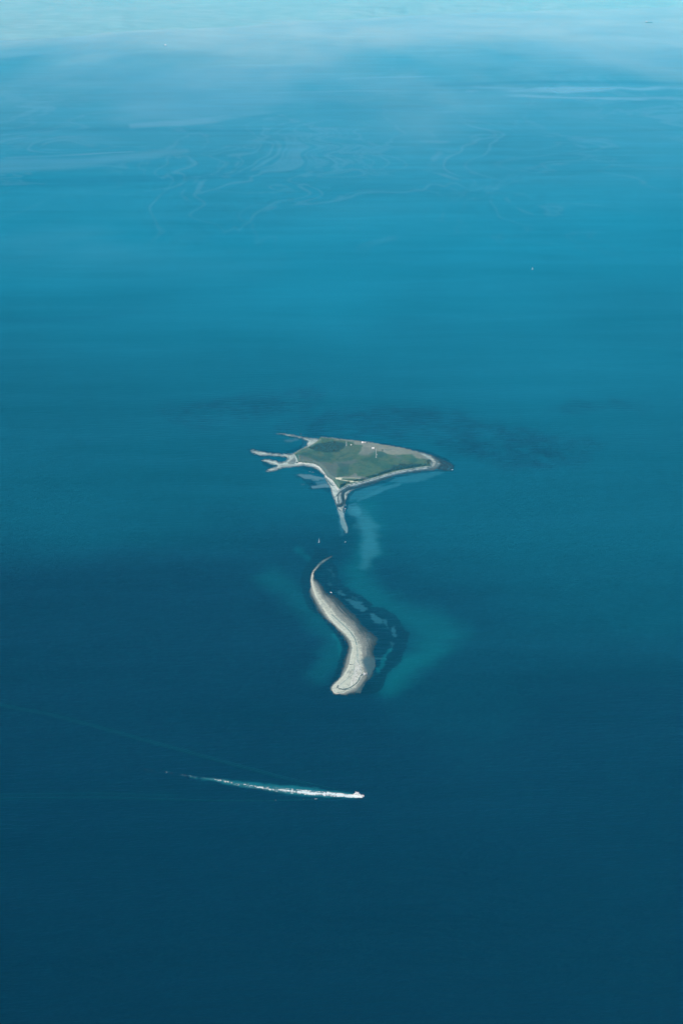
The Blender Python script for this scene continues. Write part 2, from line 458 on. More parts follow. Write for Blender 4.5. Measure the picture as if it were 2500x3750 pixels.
    # far out: slick bands and foam drift lines, sky sheen painted as paler colour
    slick = np.zeros(P.shape)
    def band(pts, ws, s, soft=5, nzk=0.0):
        nonlocal slick
        wob = min(soft, 6) * 2.2
        d = linew(P + wob * 2.5 * fbm(X, Y * .3, 1500, 4, 3), Q + wob * fbm(X + 5000, Y * .3, 1200, 4, 6), pts, ws)
        fade = smooth(-.5, .35, fbm(X - 3000, Y * .3, 1100, 4, 10))
        slick = np.maximum(slick, smooth(soft, -soft * .3, d + nzk * fbm(X, Y * .25, 2500, 4, 8)) * s * fade)
    band(zu([(-200, 243), (300, 240), (700, 250), (1300, 246), (1700, 250)]), [1, 1, 2, 1, 1], .4, 3, 4)
    band(zf([(0, 118), (200, 122), (480, 140), (640, 155)]), [6, 4, 2, 1], .3, 8, 3)
    band(zf([(1060, 205), (1250, 203), (1700, 200)]), [1, 5, 8], .62, 5, 6)
    band(zf([(1060, 213), (1250, 218), (1700, 228)]), [1, 4, 6], .5, 5, 6)
    band(zf([(640, 210), (760, 211), (1080, 199), (1200, 198)]), [1, 1.5, 2, 1], .4, 4, 3)
    band(zf([(780, 181), (960, 176), (1060, 174)]), [1, 2, 1], .4, 3, 3)
    band(zf([(300, 290), (520, 270), (760, 240), (860, 225)]), [2, 5, 4, 2], .32, 10, 14)
    band(zf([(-50, 385), (200, 375), (420, 350)]), [20, 12, 4], .16, 16, 14)
    band(zf([(0, 365), (150, 358), (300, 352)]), [1, 1.5, 1], .35, 4, 4)
    band(zf([(900, 600), (1100, 575), (1200, 545)]), [1, 2, 1], .15, 8, 6)
    band(zf([(0, 720), (200, 712), (330, 710)]), [2, 4, 2], .2, 10, 6)
    # wandering threads where currents meet
    wid = np.clip(Y / 15000, .6, 3) ** 1.3
    wx = X + 500 * fbm(X, Y * .5, 1500, 3, 2); wy = Y + 1800 * fbm(X, Y * .6, 1900, 3, 4)
    patchy = lambda ox, sc, th: smooth(th, th + .6, fbm(X + ox, Y * .35, sc, 4, 10))
    near = smooth(1050, 560, Q)
    for ox, sc, fy, wd, st_, psc, th in ((0, 1500, .24, .03, .26, 3600, -.1), (9000, 800, .16, .04, .24, 2600, -.1),
                                     (-20000, 520, .2, .08, .26, 1700, 0.0), (31000, 1100, .1, .045, .3, 3000, -.1), (52000, 620, .07, .07, .26, 2200, -.1)):
        th_ = np.abs(fbm(wx + ox, wy * fy, sc, 5, 7))
        slick = np.maximum(slick, smooth(wd, 0, th_ / wid) * patchy(ox, psc, th) * near * st_ * .5)
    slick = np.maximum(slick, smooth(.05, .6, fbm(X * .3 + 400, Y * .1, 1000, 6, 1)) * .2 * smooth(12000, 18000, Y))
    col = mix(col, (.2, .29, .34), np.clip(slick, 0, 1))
    # darker lanes
    for pts, ws, s in ((zf([(1000, 196), (1250, 188), (1420, 190), (1700, 193)]), [1, 4, 5, 3], .7),
                       (zf([(0, 300), (300, 296), (600, 300)]), [3, 6, 3], .4),
                       (zf([(-100, 423), (200, 418), (560, 402)]), [8, 14, 3], .4),
                       (zf([(-50, 735), (60, 738), (240, 728), (340, 715)]), [3, 10, 6, 3], .4)):
        d = linew(P, Q, pts, ws)
        col = mix(col, (.0004, .026, .062), smooth(9, -5, d + 5 * fbm(X, Y * .3, 1500, 4, 11)) * s * .55)
    rip = rip + .8 * wind
    rip = np.where(Q < 1400, rip * smooth(500, 1400, Q), rip)
    return col, slick, rip


# ------------------------------------------------------------------ the sea, one sheet to the horizon
def axis(spans):
    out = []
    for a, b, s in spans: out += list(np.arange(a, b, s))
    return np.array(out + [spans[-1][1]], float)


def cells(n, m, f, block=120):
    res = None
    for i in range(0, n, block):
        r = f(slice(i, min(n, i + block)))
        if res is None: res = [[] for _ in r]
        for a, b in zip(res, r): a.append(b)
    return [np.concatenate(a) for a in res]


ux = axis([(-9000, -2000, 500), (-2000, -200, 60), (-200, 860, 5), (860, 1700, 2.4), (1700, 2700, 5), (2700, 4500, 60), (4500, 11500, 500)])
vy = axis([(-205, -100, 3), (-100, 900, 2.2), (900, 1480, 6), (1480, 2600, 2.4), (2600, 2820, 6), (2820, 2960, 3), (2960, 3900, 8), (3900, 6500, 100)])
Pg, Qg = np.meshgrid(ux, vy)
Xg, Yg = ground(Pg, Qg)
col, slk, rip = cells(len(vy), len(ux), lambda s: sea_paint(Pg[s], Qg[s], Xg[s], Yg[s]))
# the sheet goes on behind and beside the camera
far = 160000.0
Xg = np.vstack([Xg[:1], Xg, Xg[-1:], Xg[-1:]]); Yg = np.vstack([Yg[:1], Yg, Yg[-1:], Yg[-1:]])
Yg[0] = far; Yg[-2] = 500; Yg[-1] = -far
ext = lambda a: np.vstack([a[:1], a, a[-1:], a[-1:]])
col, slk, rip = ext(col), ext(slk), ext(rip)
extc = lambda a: np.concatenate([a[:, :1], a, a[:, -1:]], 1)
Xg, Yg, col, slk, rip = map(extc, (Xg, Yg, col, slk, rip))
Xg[:, 0] = -far; Xg[:, -1] = far
Xg = np.clip(Xg, -far, far)
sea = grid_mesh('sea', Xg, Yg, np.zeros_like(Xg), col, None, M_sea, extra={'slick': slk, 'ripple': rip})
tag(sea, 'deep blue green sea filling the view around the islands', kind='structure')


# ------------------------------------------------------------------ the two islands
def grade(c):
    return np.clip(1.6 * np.clip(c, 0, 1) ** 1.5 * (.92, 1.0, .98), 0, 1)


def land_grid(x0, x1, y0, y1, step):
    P, Q = np.meshgrid(np.arange(x0, x1, step), np.arange(y0, y1, step))
    X, Y = ground(P, Q)
    return P, Q, X, Y


P, Q, X, Y = land_grid(900, 1672, 1576, 1884, 1.4)
nA = fbm(X, Y * .5, 28, 5, 1); nB = fbm(X, Y * .6, 7, 3, 4); nC = fbm(X, Y * .5, 110, 4, 2)
dS = sdist(P, Q, SMITH) + 1.6 * nA + 1.3 * nB
dP = sdist(P, Q, PLATEAU) + .8 * nB
shore_h = np.clip(dS * .16, -.9, 1.6)
bluff = smooth(0, 15, dP)
h1 = shore_h + bluff * (7.5 + 1.2 * nC) + .25 * nB * smooth(2, 6, dS)
sand = np.array((.34, .37, .35)); wet = np.array((.035, .058, .07)); shingle = np.array((.13, .155, .165))
col1 = np.broadcast_to(sand, P.shape + (3,)).copy()
# wet margins everywhere
col1 = mix(col1, shingle, smooth(8.5, 1.5, dS + 1.4 * nA) * .95)
col1 = mix(col1, wet, smooth(1.8, .2, dS + 1.0 * nB) * .8)
# south beach: crest, tide line, berm, then dark wet shingle
dSo = linew(P, Q, SOUTH_EDGE, [0] * len(SOUTH_EDGE)); below = (dP < 0)
south = smooth(24, 20, dSo) * smooth(1238, 1245, P + .2 * (Q - 1800)) * below
prof = dSo + 1.1 * nB
sc_ = np.where(prof[..., None] < 2.4, (.3, .32, .3), (.06, .085, .095))
sc_ = mix(sc_, (.3, .34, .34), smooth(3.6, 4.6, prof))
sc_ = mix(sc_, (.13, .165, .18), smooth(6.5, 9, prof))
sc_ = mix(sc_, wet, smooth(9, 15, prof + nA))
col1 = col1 * (1 - south[..., None]) + sc_ * south[..., None]
# east point, dark shingle with paler core
dE = linew(P, Q, EAST_EDGE, [3] * 4)
east = smooth(1555, 1585, P) * below
col1 = mix(col1, (.13, .15, .15), east)
col1 = mix(col1, wet, east * smooth(9, 22, dE + 4 * nA + .25 * np.clip(1705 - Q, 0, 30)))
col1 = mix(col1, (.3, .31, .29), east * smooth(3, -1, dE + 1.4 * nB))
col1 = mix(col1, (.22, .23, .22), east * smooth(2, -1.5, linew(P, Q, [(1590, 1694), (1620, 1700)], [2, 1]) + nB) * .8)
# west beach: pale with drift logs and dark scars
dW = linew(P, Q, WEST_EDGE, [0] * len(WEST_EDGE))
col1 = mix(col1, (.48, .5, .46), smooth(5, 1, dW) * smooth(-.1, .5, nB) * below * (P < 1238))
col1 = mix(col1, (.1, .13, .13), smooth(1.6, .2, linew(P, Q, z3([(620, 320), (650, 370), (700, 430), (735, 460)]), [1, 1.2, 1.2, .6]) + .6 * nB) * .8)
col1 = mix(col1, (.055, .08, .09), smooth(1.6, .2, linew(P, Q, z3([(1010, 460), (900, 530), (820, 590), (790, 635)]), [.8, 1.4, 1.6, .8]) + .6 * nB) * .9)
col1 = mix(col1, (.055, .08, .09), smooth(1.4, .2, linew(P, Q, z3([(815, 620), (818, 690), (830, 755)]), [.6, 1.2, .9]) + .5 * nB) * .9)
col1 = mix(col1, (.14, .17, .165), smooth(1.2, .2, linew(P, Q, z1([(560, 600), (660, 570), (700, 540), (690, 510)]), [.3, .8, .8, .4])) * .8)
col1 = mix(col1, (.19, .21, .2), smooth(2.5, -2, -sdist(P, Q, z1([(680, 600), (740, 560), (780, 530), (800, 560), (790, 600), (760, 630), (690, 625)]))))
col1 = col1 * (1 + .22 * np.clip(fbm(X, Y * .5, 12, 4, 9), -1, 1))[..., None]
# turf
turf = np.array((.1, .148, .095))
tc_ = np.broadcast_to(turf, P.shape + (3,)).copy()
tc_ = mix(tc_, (.12, .145, .1), smooth(-.3, .5, nC + .5 * nB) * .8)
tc_ = mix(tc_, (.06, .12, .08), smooth(.1, .6, fbm(X, Y * .5, 16, 4, 6)) * .6)
tc_ = mix(tc_, (.05, .11, .08), smooth(.1, .6, fbm(X, Y * .4, 60, 4, 8)) * .7)
def zone(pts, c, s, soft=4.5, k=4.0):
    global tc_
    tc_ = mix(tc_, c, smooth(soft, -soft, -sdist(P, Q, pts) + k * nA + .8 * nB) * s)
straw = (.245, .245, .21); dun = (.135, .15, .135)
zone(z1([(830, 500), (900, 505), (1000, 540), (1100, 590), (1300, 600), (1568, 585), (1650, 560), (1660, 600), (1568, 640), (1400, 680), (1370, 780), (1390, 830),
         (1280, 840), (1200, 790), (1160, 690), (1080, 640), (950, 600), (840, 620)]), dun, .85)
zone(z2([(-280, 40), (-150, 60), (0, 90), (200, 105), (500, 140), (820, 190), (1000, 240), (1190, 330), (1150, 362), (1050, 350), (950, 310), (800, 300), (700, 300), (600, 290), (480, 245), (380, 300),
         (250, 300), (280, 250), (320, 195), (200, 172), (190, 135), (0, 112), (-200, 85)]), straw, .95)
zone(z2([(250, 280), (330, 210), (480, 240), (450, 300), (380, 330), (260, 305)]), (.15, .16, .145), .5)
zone(z2([(600, 235), (690, 235), (680, 245), (610, 245)]), (.1, .13, .11), .8, 1.5, 1)
zone(z2([(205, 175), (300, 175), (310, 190), (290, 205), (200, 200)]), turf, .9, 1.5, 1)
zone(z2([(500, 262), (570, 258), (640, 300), (560, 330), (500, 320)]), (.068, .115, .088), .8, 1.5, 1)
zone(z2([(660, 325), (790, 330), (830, 340), (780, 350), (690, 335)]), dun, .8, 1.5, 1.5)
zone(z2([(10, 420), (80, 385), (160, 390), (150, 440), (60, 460)]), dun, .6)
zone(z2([(195, 545), (240, 548), (235, 580), (380, 603), (350, 630), (250, 612), (100, 598), (0, 604), (0, 592), (200, 588)]), (.2, .21, .185), .9, 1.5, 1.5)
zone(z3([(1070, 260), (1130, 240), (1140, 290), (1300, 320), (1250, 345), (1100, 315), (840, 320), (840, 300), (1000, 305)]), (.19, .2, .18), .8, 1.5, 1.5)
zone(z3([(1240, 315), (1330, 330), (1250, 360), (1200, 340)]), dun, .6, 1.5, 1)
zone(z3([(770, 318), (900, 320), (860, 355), (790, 345)]), (.5, .49, .41), 1, 1, .4)
zone(z3([(1005, 372), (1100, 380), (1080, 395), (1020, 397)]), (.6, .58, .48), 1, 1, .4)
for pts, w, s in ((z3([(840, 352), (930, 365), (1010, 380), (1150, 388)]), .5, .95), (z3([(890, 325), (1050, 324), (1200, 332)]), .45, .6)):
    tc_ = mix(tc_, (.55, .53, .43), smooth(1.3, -.3, linew(P, Q, pts, [w] * len(pts))) * s)
tc_ = mix(tc_, (.03, .06, .055), smooth(1.0, -.2, linew(P, Q, z1([(1568, 455), (1480, 495), (1380, 555)]), [.3, .4, .3])) * .8)
dark_g = (.034, .078, .07)
THICKETS = [(z1([(990, 395), (1080, 350), (1180, 320), (1300, 305), (1420, 305), (1510, 345), (1480, 400), (1400, 455), (1250, 455), (1100, 440)]), 1.0, 430),
            (z2([(690, 450), (800, 425), (950, 420), (1100, 438), (1190, 438), (1000, 462), (850, 486), (700, 506), (560, 550), (450, 590), (400, 600), (500, 560), (600, 500), (680, 490)]), 1.0, 330)]
zone(z1([(900, 440), (1000, 470), (1150, 530), (1290, 520), (1290, 570), (1120, 580), (1050, 540), (880, 490)]), (.045, .092, .08), .6)
for pts, s, _ in THICKETS: zone(pts, dark_g, .85, 2.5, 3)
zone(z1([(1380, 600), (1568, 620), (1568, 760), (1400, 770), (1420, 690)]), (.055, .1, .085), .6)
tc_ = mix(tc_, straw, smooth(3, 0, linew(P, Q, z1([(770, 480), (830, 435), (900, 400), (1000, 360), (1080, 315), (1150, 270)]), [1] * 6) + nA) * .6)
tm = smooth(-.6, 1.0, dP)
col1 = col1 * (1 - tm[..., None]) + tc_ * tm[..., None]
# x,y come from the raised level so the plateau sits where the photograph shows it
hz = np.clip(h1, 0, None)
Xr, Yr = ground(P, Q, hz)
island = grid_mesh('island', Xr, Yr, h1, grade(col1), dS > -1.2, M_land)
tag(island, 'low grassy island with pale shingle spits reaching into the sea', kind='structure')
SM = (P, Q, h1)


def on_island(px, py, sink=0.15):
    j = int(round((px - P_s[0, 0]) / 1.4)); i = int(round((py - Q_s[0, 0]) / 1.4))
    z = float(h_s[i, j]); x, y = ground(px, py, z)
    return (float(x), float(y), z - sink)


P_s, Q_s, h_s = SM
P, Q, X, Y = land_grid(1118, 1400, 2024, 2560, 1.2)
nA = fbm(X, Y * .5, 22, 5, 5); nB = fbm(X, Y * .6, 4.5, 3, 6)
dM = sdist(P, Q, MINOR) + 3.2 * nA * smooth(2080, 2200, Q) + 2.2 * nB * smooth(2040, 2150, Q) + .6 * nB
dC = linew(P, Q, MINOR_CORE, MINOR_W)
h2 = np.clip(dM * .07, -.7, .5) + .9 * smooth(5, -6, dC) + .1 * nB
t = np.clip(dC, 0, None) / (np.clip(dC, 0, None) + np.clip(dM, 0, None) + .6)
sand2 = (.425, .425, .375)
col2 = np.broadcast_to(np.array(sand2), P.shape + (3,)).copy()
g = t + .09 * nB + .07 * nA + .1 * np.clip(fbm(dC, Q * .06, 2.2, 3, 9), -1, 1)
col2 = mix(col2, (.245, .24, .215), smooth(.0, .28, g))
col2 = mix(col2, (.055, .066, .066), smooth(.3, .85, g))
col2 = mix(col2, (.02, .04, .05), smooth(4.5, .2, dM + 2 * nB) * .85)
col2 = mix(col2, (.11, .14, .14), smooth(2110, 2060, Q) * .7)
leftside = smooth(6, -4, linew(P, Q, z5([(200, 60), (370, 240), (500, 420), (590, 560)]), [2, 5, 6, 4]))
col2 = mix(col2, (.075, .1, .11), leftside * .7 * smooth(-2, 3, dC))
grey = smooth(8, -8, -sdist(P, Q, z5([(800, 690), (870, 640), (1000, 660), (1000, 800), (900, 960), (870, 860), (830, 780)])))
col2 = mix(col2, (.085, .125, .135), grey * smooth(0, 6, dC) * .9)
grey2 = smooth(6, -6, -sdist(P, Q, z5([(720, 1120), (830, 1030), (900, 960), (870, 1020), (800, 1180), (700, 1200)])))
col2 = mix(col2, (.1, .13, .135), grey2 * .7)
for pts, w, c, s in ((z5([(370, 40), (450, 110), (560, 210), (650, 300), (700, 390), (728, 480)]), 1.0, (.2, .26, .25), .75),
                     (z5([(640, 300), (690, 370), (722, 450)]), .5, (.08, .12, .12), .7),
                     (z5([(725, 500), (735, 560), (740, 640), (735, 690), (765, 780), (790, 870)]), .9, (.2, .25, .245), .7),
                     (z5([(725, 620), (700, 700), (692, 780), (690, 880), (600, 960), (500, 1040)]), .5, (.2, .25, .24), .6),
                     (z5([(850, 908), (800, 905), (775, 930), (760, 980), (720, 1030), (660, 1075), (600, 1102), (530, 1115), (470, 1100), (447, 1082), (462, 1062)]), .75, (.03, .06, .065), .95),
                     (z5([(447, 1085), (462, 1062)]), 1.2, (.03, .06, .065), .95),
                     (z5([(660, 1100), (600, 1118), (530, 1122)]), .3, (.06, .09, .1), .8),
                     (z5([(785, 885), (800, 900)]), 1.0, (.05, .09, .08), .9)):
    col2 = mix(col2, c, smooth(1.4, -.3, linew(P, Q, pts, [w] * len(pts)) + .7 * nB) * s)
h2r = np.clip(h2, 0, None)
Xr, Yr = ground(P, Q, h2r)
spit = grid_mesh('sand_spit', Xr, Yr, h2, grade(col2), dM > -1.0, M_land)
tag(spit, 'long curving bare sand bar in front of the grassy island', kind='structure')
P_m, Q_m, h_m = P, Q, h2


def on_spit(px, py, sink=0.05):
    j = int(round((px - P_m[0, 0]) / 1.2)); i = int(round((py - Q_m[0, 0]) / 1.2))
    z = float(h_m[i, j]); x, y = ground(px, py, z)
    return (float(x), float(y), z - sink)


def on_sea(px, py, z=0.0):
    x, y = ground(px, py, 0)
    return (float(x), float(y), z)


# ------------------------------------------------------------------ scrub thickets
M_leaf = plain('scrub_leaves', (.03, .065, .05), .9, .45, .12)


def bush_faces(mb, c, r, h, n):
    for _ in range(n):
        th = random.uniform(0, 2 * math.pi); u = random.random() ** .5; e = random.random()
        p = np.array(c) + (r * u * math.cos(th), r * u * math.sin(th), h * (.15 + .85 * e * (1 - .45 * u * u)))
        s = random.uniform(.28, .5) * r * .8
        a = np.random.default_rng(random.randrange(10 ** 6)).normal(size=3); a /= np.linalg.norm(a)
        b = np.cross(a, (0, 0, 1)); b /= np.linalg.norm(b) + 1e-9; c2 = np.cross(a, b)
        mb.add([p + s * b, p + s * .8 * c2, p - s * b, p - s * .8 * c2], [(0, 1, 2, 3)])


def thicket(pts, n, label, seed):
    random.seed(seed)
    xs = [p[0] for p in pts]; ys = [p[1] for p in pts]; mb = MB(); k = 0
    while k < n:
        x = random.uniform(min(xs), max(xs)); y = random.uniform(min(ys), max(ys))
        if sdist(np.array([x]), np.array([y]), pts)[0] < -.8: continue
        if vnoise(np.array([x / 9.0]), np.array([y / 3.0]), 3)[0] < .36: continue
        c = on_island(x, y); r = random.uniform(1.6, 3.2); bush_faces(mb, c, r, r * random.uniform(.9, 1.5), 16); k += 1
    o = mb.build('shrub_thicket', M_leaf)
    return tag(o, label, 'thicket', kind='stuff')


thicket(THICKETS[0][0], THICKETS[0][2], 'dark green scrub spreading over the far side of the grassy island', 1)
thicket(THICKETS[1][0], THICKETS[1][2], 'dark green scrub lining the near beach of the grassy island', 2)
for i, (px, py, r, lab) in enumerate(((1088, 1695.5, 3.4, 'small round dark bush at the edge of the western shingle spits'),
                                      (1400, 1650, 3.2, 'lone dark shrub on straw coloured grass right of the lattice mast'),
                                      (1571, 1688, 4.0, 'dark bush beside the pale shingle at the eastern end of the island'))):
    random.seed(40 + i)
    t_ = empty('shrub', on_island(px, py))
    mb = MB(); bush_faces(mb, (0, 0, .4), r, r * 1.2, 60); mb.build('foliage', M_leaf, t_)
    mb = MB(); mb.tube((0, 0, -.2), (.1, 0, r * .7), .25, .12); mb.tube((0, 0, .5), (.9, .4, r * .8), .12, .06); mb.build('trunk', plain('shrub_bark', (.1, .08, .06)), t_)
    tag(t_, lab, 'shrub')

# ------------------------------------------------------------------ things on the islands
M_white = plain('white_paint', (.66, .67, .66), .5, .05)
M_roof = plain('pale_roof', (.74, .74, .72), .7, .06)
M_grey = plain('grey_steel', (.36, .38, .38), .5, .12, metal=.2)
M_glass = plain('dark_glass', (.02, .03, .04), .15, .1)
M_dark = plain('weathered_timber', (.05, .06, .055), .8, .3)
M_conc = plain('bare_concrete', (.42, .43, .42), .9, .15)
M_wood = plain('silvered_driftwood', (.55, .56, .53), .85, .25, .4)


def lattice_mast(loc, hgt, w0, w1, label, r=.28, mat=M_grey, crossbar=True):
    t_ = empty('radio_mast', loc)
    cor = [(-1, -1), (1, -1), (1, 1), (-1, 1)]
    for a, b in cor:
        mb = MB(); mb.tube((a * w0, b * w0, 0), (a * w1, b * w1, hgt), r, r * .8, 5); mb.build('leg', mat, t_)
    mb = MB(); n = int(hgt / 3.2)
    for i in range(n):
        za, zb = hgt * i / n, hgt * (i + 1) / n
        wa, wb = w0 + (w1 - w0) * i / n, w0 + (w1 - w0) * (i + 1) / n
        for k in range(4):
            a, b = cor[k], cor[(k + 1) % 4]
            mb.tube((a[0] * wa, a[1] * wa, za), (b[0] * wb, b[1] * wb, zb), r * .5, None, 4)
            mb.tube((a[0] * wb, a[1] * wb, zb), (b[0] * wb, b[1] * wb, zb), r * .5, None, 4)
    mb.build('bracing', mat, t_)
    mb = MB(); mb.box(-w0 * 1.5, w0 * 1.5, -w0 * 1.5, w0 * 1.5, -.6, .25); mb.build('footing', M_conc, t_)
    if crossbar:
        mb = MB(); mb.box(-2.4, 2.4, -.35, .35, hgt, hgt + .8); mb.tube((0, 0, hgt), (0, 0, hgt + 3), .15, .08); mb.build('antenna', mat, t_)
        mb = MB(); mb.tube((w0 + .6, 0, hgt * .36), (w0 + 2.6, 0, hgt * .36), .8, .8, 10); mb.build('dish', M_white, t_)
    tag(t_, label, 'mast')
    return t_


lattice_mast(on_island(1376.5, 1675.5), 29.5, 1.6, .7, 'tall thin lattice mast standing in the middle of the green turf')
lattice_mast(on_island(1268, 1633), 15.5, 1.5, 1.2, 'short stout lattice mast rising at the right end of the far scrub', .5, M_grey, False)


def gable_house(loc, rz, lx, ly, hw, hr, label, wall=M_white, roof=M_roof, name='cottage'):
    t_ = empty(name, loc, rz)
    mb = MB(); mb.box(-lx, lx, -ly, ly, -.4, hw)
    mb.add([(-lx, -ly, hw), (-lx, ly, hw), (-lx, 0, hw + hr)], [(0, 2, 1)]); mb.add([(lx, -ly, hw), (lx, ly, hw), (lx, 0, hw + hr)], [(0, 1, 2)])
    mb.build('wall', wall, t_)
    mb = MB(); e = .35
    for s in (-1, 1):
        v = [(-lx - e, s * (ly + e), hw - .15), (lx + e, s * (ly + e), hw - .15), (lx + e, 0, hw + hr + .06), (-lx - e, 0, hw + hr + .06)]
        v2 = [(a, b, c + .18) for a, b, c in v]
        mb.add(v + v2, [(0, 1, 2, 3), (4, 7, 6, 5), (0, 4, 5, 1), (1, 5, 6, 2), (3, 2, 6, 7), (0, 3, 7, 4)])
    mb.build('roof', roof, t_)
    for k in (-.5, .5):
        mb = MB(); mb.box(lx * k - .45, lx * k + .45, -ly - .05, -ly + .02, .9, 2.0); mb.build('window', M_glass, t_)
    mb = MB(); mb.box(-.45, .45, -ly - .06, -ly + .02, 0, 2.0); mb.build('door', M_dark, t_)
    tag(t_, label, 'building')
    return t_


gable_house(on_island(1365.4, 1643.5), R(4), 3.9, 3.0, 3.0, 1.9, 'small white hut standing alone on straw coloured grass left of the lattice mast', name='hut')
gable_house(on_island(1326.4, 1623), R(-4), 2.7, 3.4, 3.4, 2.2, 'white cottage near the far bluff beside a roofless walled yard')
t_ = empty('ruined_building', on_island(1334, 1622.2), R(-4))
mb = MB(); mb.box(-6, 5.4, 7.5, 8.1, -.4, 3.0); mb.build('wall', M_conc, t_, False)['label'] = 'pale back wall of the yard'
mb = MB(); mb.box(4.8, 5.4, -1, 7.45, -.4, 2.6); mb.build('wall', M_conc, t_)
mb = MB(); mb.box(-4.4, 2.0, -2.6, -2.0, -.4, 1.4); mb.build('wall', M_conc, t_)
mb = MB(); mb.box(5.6, 9.6, -2, 5, -.4, 2.4); mb.box(5.3, 9.9, -2.3, 5.3, 2.4, 2.65); mb.build('shed', M_dark, t_)
tag(t_, 'roofless walls with a dark lean-to right of the white cottage near the far bluff', 'building')
t_ = empty('storage_tank', on_island(1285.4, 1630.5))
mb = MB(); ring = lambda r, z: [(r * math.cos(2 * math.pi * k / 16), r * math.sin(2 * math.pi * k / 16), z) for k in range(16)]
mb.loft([ring(1.9, -.3), ring(1.9, 3.2)]); mb.build('shell', M_white, t_, True)
mb = MB(); mb.loft([ring(2.0, 3.2), ring(1.9, 3.5), ring(1.0, 4.0), ring(.2, 4.15)]); mb.build('lid', M_white, t_, True)
tag(t_, 'small round white tank at the edge of the far scrub beside the stout mast', 'tank')

# beacon on the sand bar
t_ = empty('light_beacon', on_spit(1334, 2473), R(-8))
for sx in (-1, 1):
    for sy in (-1, 1):
        mb = MB(); mb.tube((sx * 2.6, sy * 1.6, -.3), (sx * 2.2, sy * 1.3, 4.0), .22, .18); mb.build('leg', M_grey, t_)
mb = MB(); mb.box(-2.9, 2.9, -1.8, 1.8, 3.2, 3.5); mb.build('platform', M_conc, t_)
mb = MB(); mb.box(-2.8, -.7, -1.2, 1.2, .2, 6.8); mb.box(-2.5, -1.6, -.8, .2, 6.8, 8.2); mb.build('daymark', M_white, t_)
mb = MB(); mb.box(.1, 2.4, -1.0, 1.0, 1.4, 5.8); mb.box(1.3, 2.2, -.7, .2, 5.8, 6.8); mb.build('daymark', M_white, t_)
mb = MB(); mb.box(-.7, .1, -.9, .9, 3.5, 4.2); mb.build('gangway', M_grey, t_)
mb = MB(); mb.tube((-2.0, -.3, 8.2), (-2.0, -.3, 9.0), .3, .3, 10); mb.build('lantern', M_glass, t_)
tag(t_, 'white twin panelled light beacon on the right flank of the sand bar', 'beacon')
t_ = empty('marker_post', on_spit(1341.5, 2471))
mb = MB(); mb.box(-.5, .5, -.5, .5, -.2, 5.0); mb.build('post', M_white, t_); mb = MB(); mb.box(-.9, .9, -.15, .15, 4, 5.4); mb.build('board', M_white, t_)
tag(t_, 'slim pale marker post just right of the white beacon', 'post')

# drift logs and stumps
mb = MB(); random.seed(3)
bl = z5([(700, 690), (740, 700), (770, 770), (795, 890), (770, 935), (700, 1040), (640, 1062), (645, 980), (690, 880), (700, 800)])
k = 0
while k < 420:
    x = random.uniform(1278, 1326); y = random.uniform(2412, 2512)
    if sdist(np.array([x]), np.array([y]), bl)[0] < -.5 + 1.5 * random.random(): continue
    c = np.array(on_spit(x, y)) + (0, 0, random.uniform(.1, .7)); a = random.uniform(0, math.pi); L = random.uniform(1.5, 6); r = random.uniform(.18, .42)
    d = np.array((math.cos(a) * L / 2, math.sin(a) * L / 2, random.uniform(-.2, .2)))
    mb.tube(c - d, c + d, r, r * .7, 6); k += 1
tag(mb.build('driftwood', M_wood), 'heap of bleached drift logs strewn along the middle of the sand bar', 'driftwood', kind='stuff')
mb = MB(); k = 0
while k < 300:
    i = random.randrange(len(WEST_EDGE) - 1); f = random.random()
    x = WEST_EDGE[i][0] * (1 - f) + WEST_EDGE[i + 1][0] * f + random.uniform(-5, 1); y = WEST_EDGE[i][1] * (1 - f) + WEST_EDGE[i + 1][1] * f + random.uniform(-1, 5)
    c = np.array(on_island(x, y)) + (0, 0, random.uniform(.1, .5)); a = random.uniform(0, math.pi); L = random.uniform(3, 10); r = random.uniform(.25, .5)
    d = np.array((math.cos(a) * L / 2, math.sin(a) * L / 2, random.uniform(-.2, .2)))
    mb.tube(c - d, c + d, r, r * .7, 6); k += 1
tag(mb.build('driftwood', M_wood), 'bleached drift logs thrown up along the western beach of the grassy island', 'driftwood', kind='stuff')


def lump(mb, c, r, seed, flat=.7):
    rr = np.random.default_rng(seed); rings = []
    for i in range(6):
        ph = math.pi * i / 5; rings.append([])
        for j in range(9):
            th = 2 * math.pi * j / 9; q = r * (1 + .25 * rr.normal() * .6)
            rings[-1].append((c[0] + q * math.sin(ph) * math.cos(th) * 1.1 + (.01 * j if i in (0, 5) else 0), c[1] + q * math.sin(ph) * math.sin(th), c[2] + flat * q * math.cos(ph)))
    mb.loft(rings)


t_ = empty('uprooted_stump', on_spit(1282, 2434.8))
mb = MB(); lump(mb, (0, 0, .7), 1.6, 4); mb.build('root', M_dark, t_)
mb = MB(); mb.tube((0, 0, .7), (8.5, 3.0, .5), .55, .3); mb.build('trunk', M_dark, t_)
tag(t_, 'dark uprooted tree stump with its trunk lying across the sand bar', 'stump')
mb = MB(); lump(mb, (0, 0, .3), 1.5, 9, .9); o = mb.build('boulder', M_dark); o.location = on_spit(1281.8, 2461.8)
tag(o, 'single dark boulder on pale sand below the uprooted stump', 'boulder')


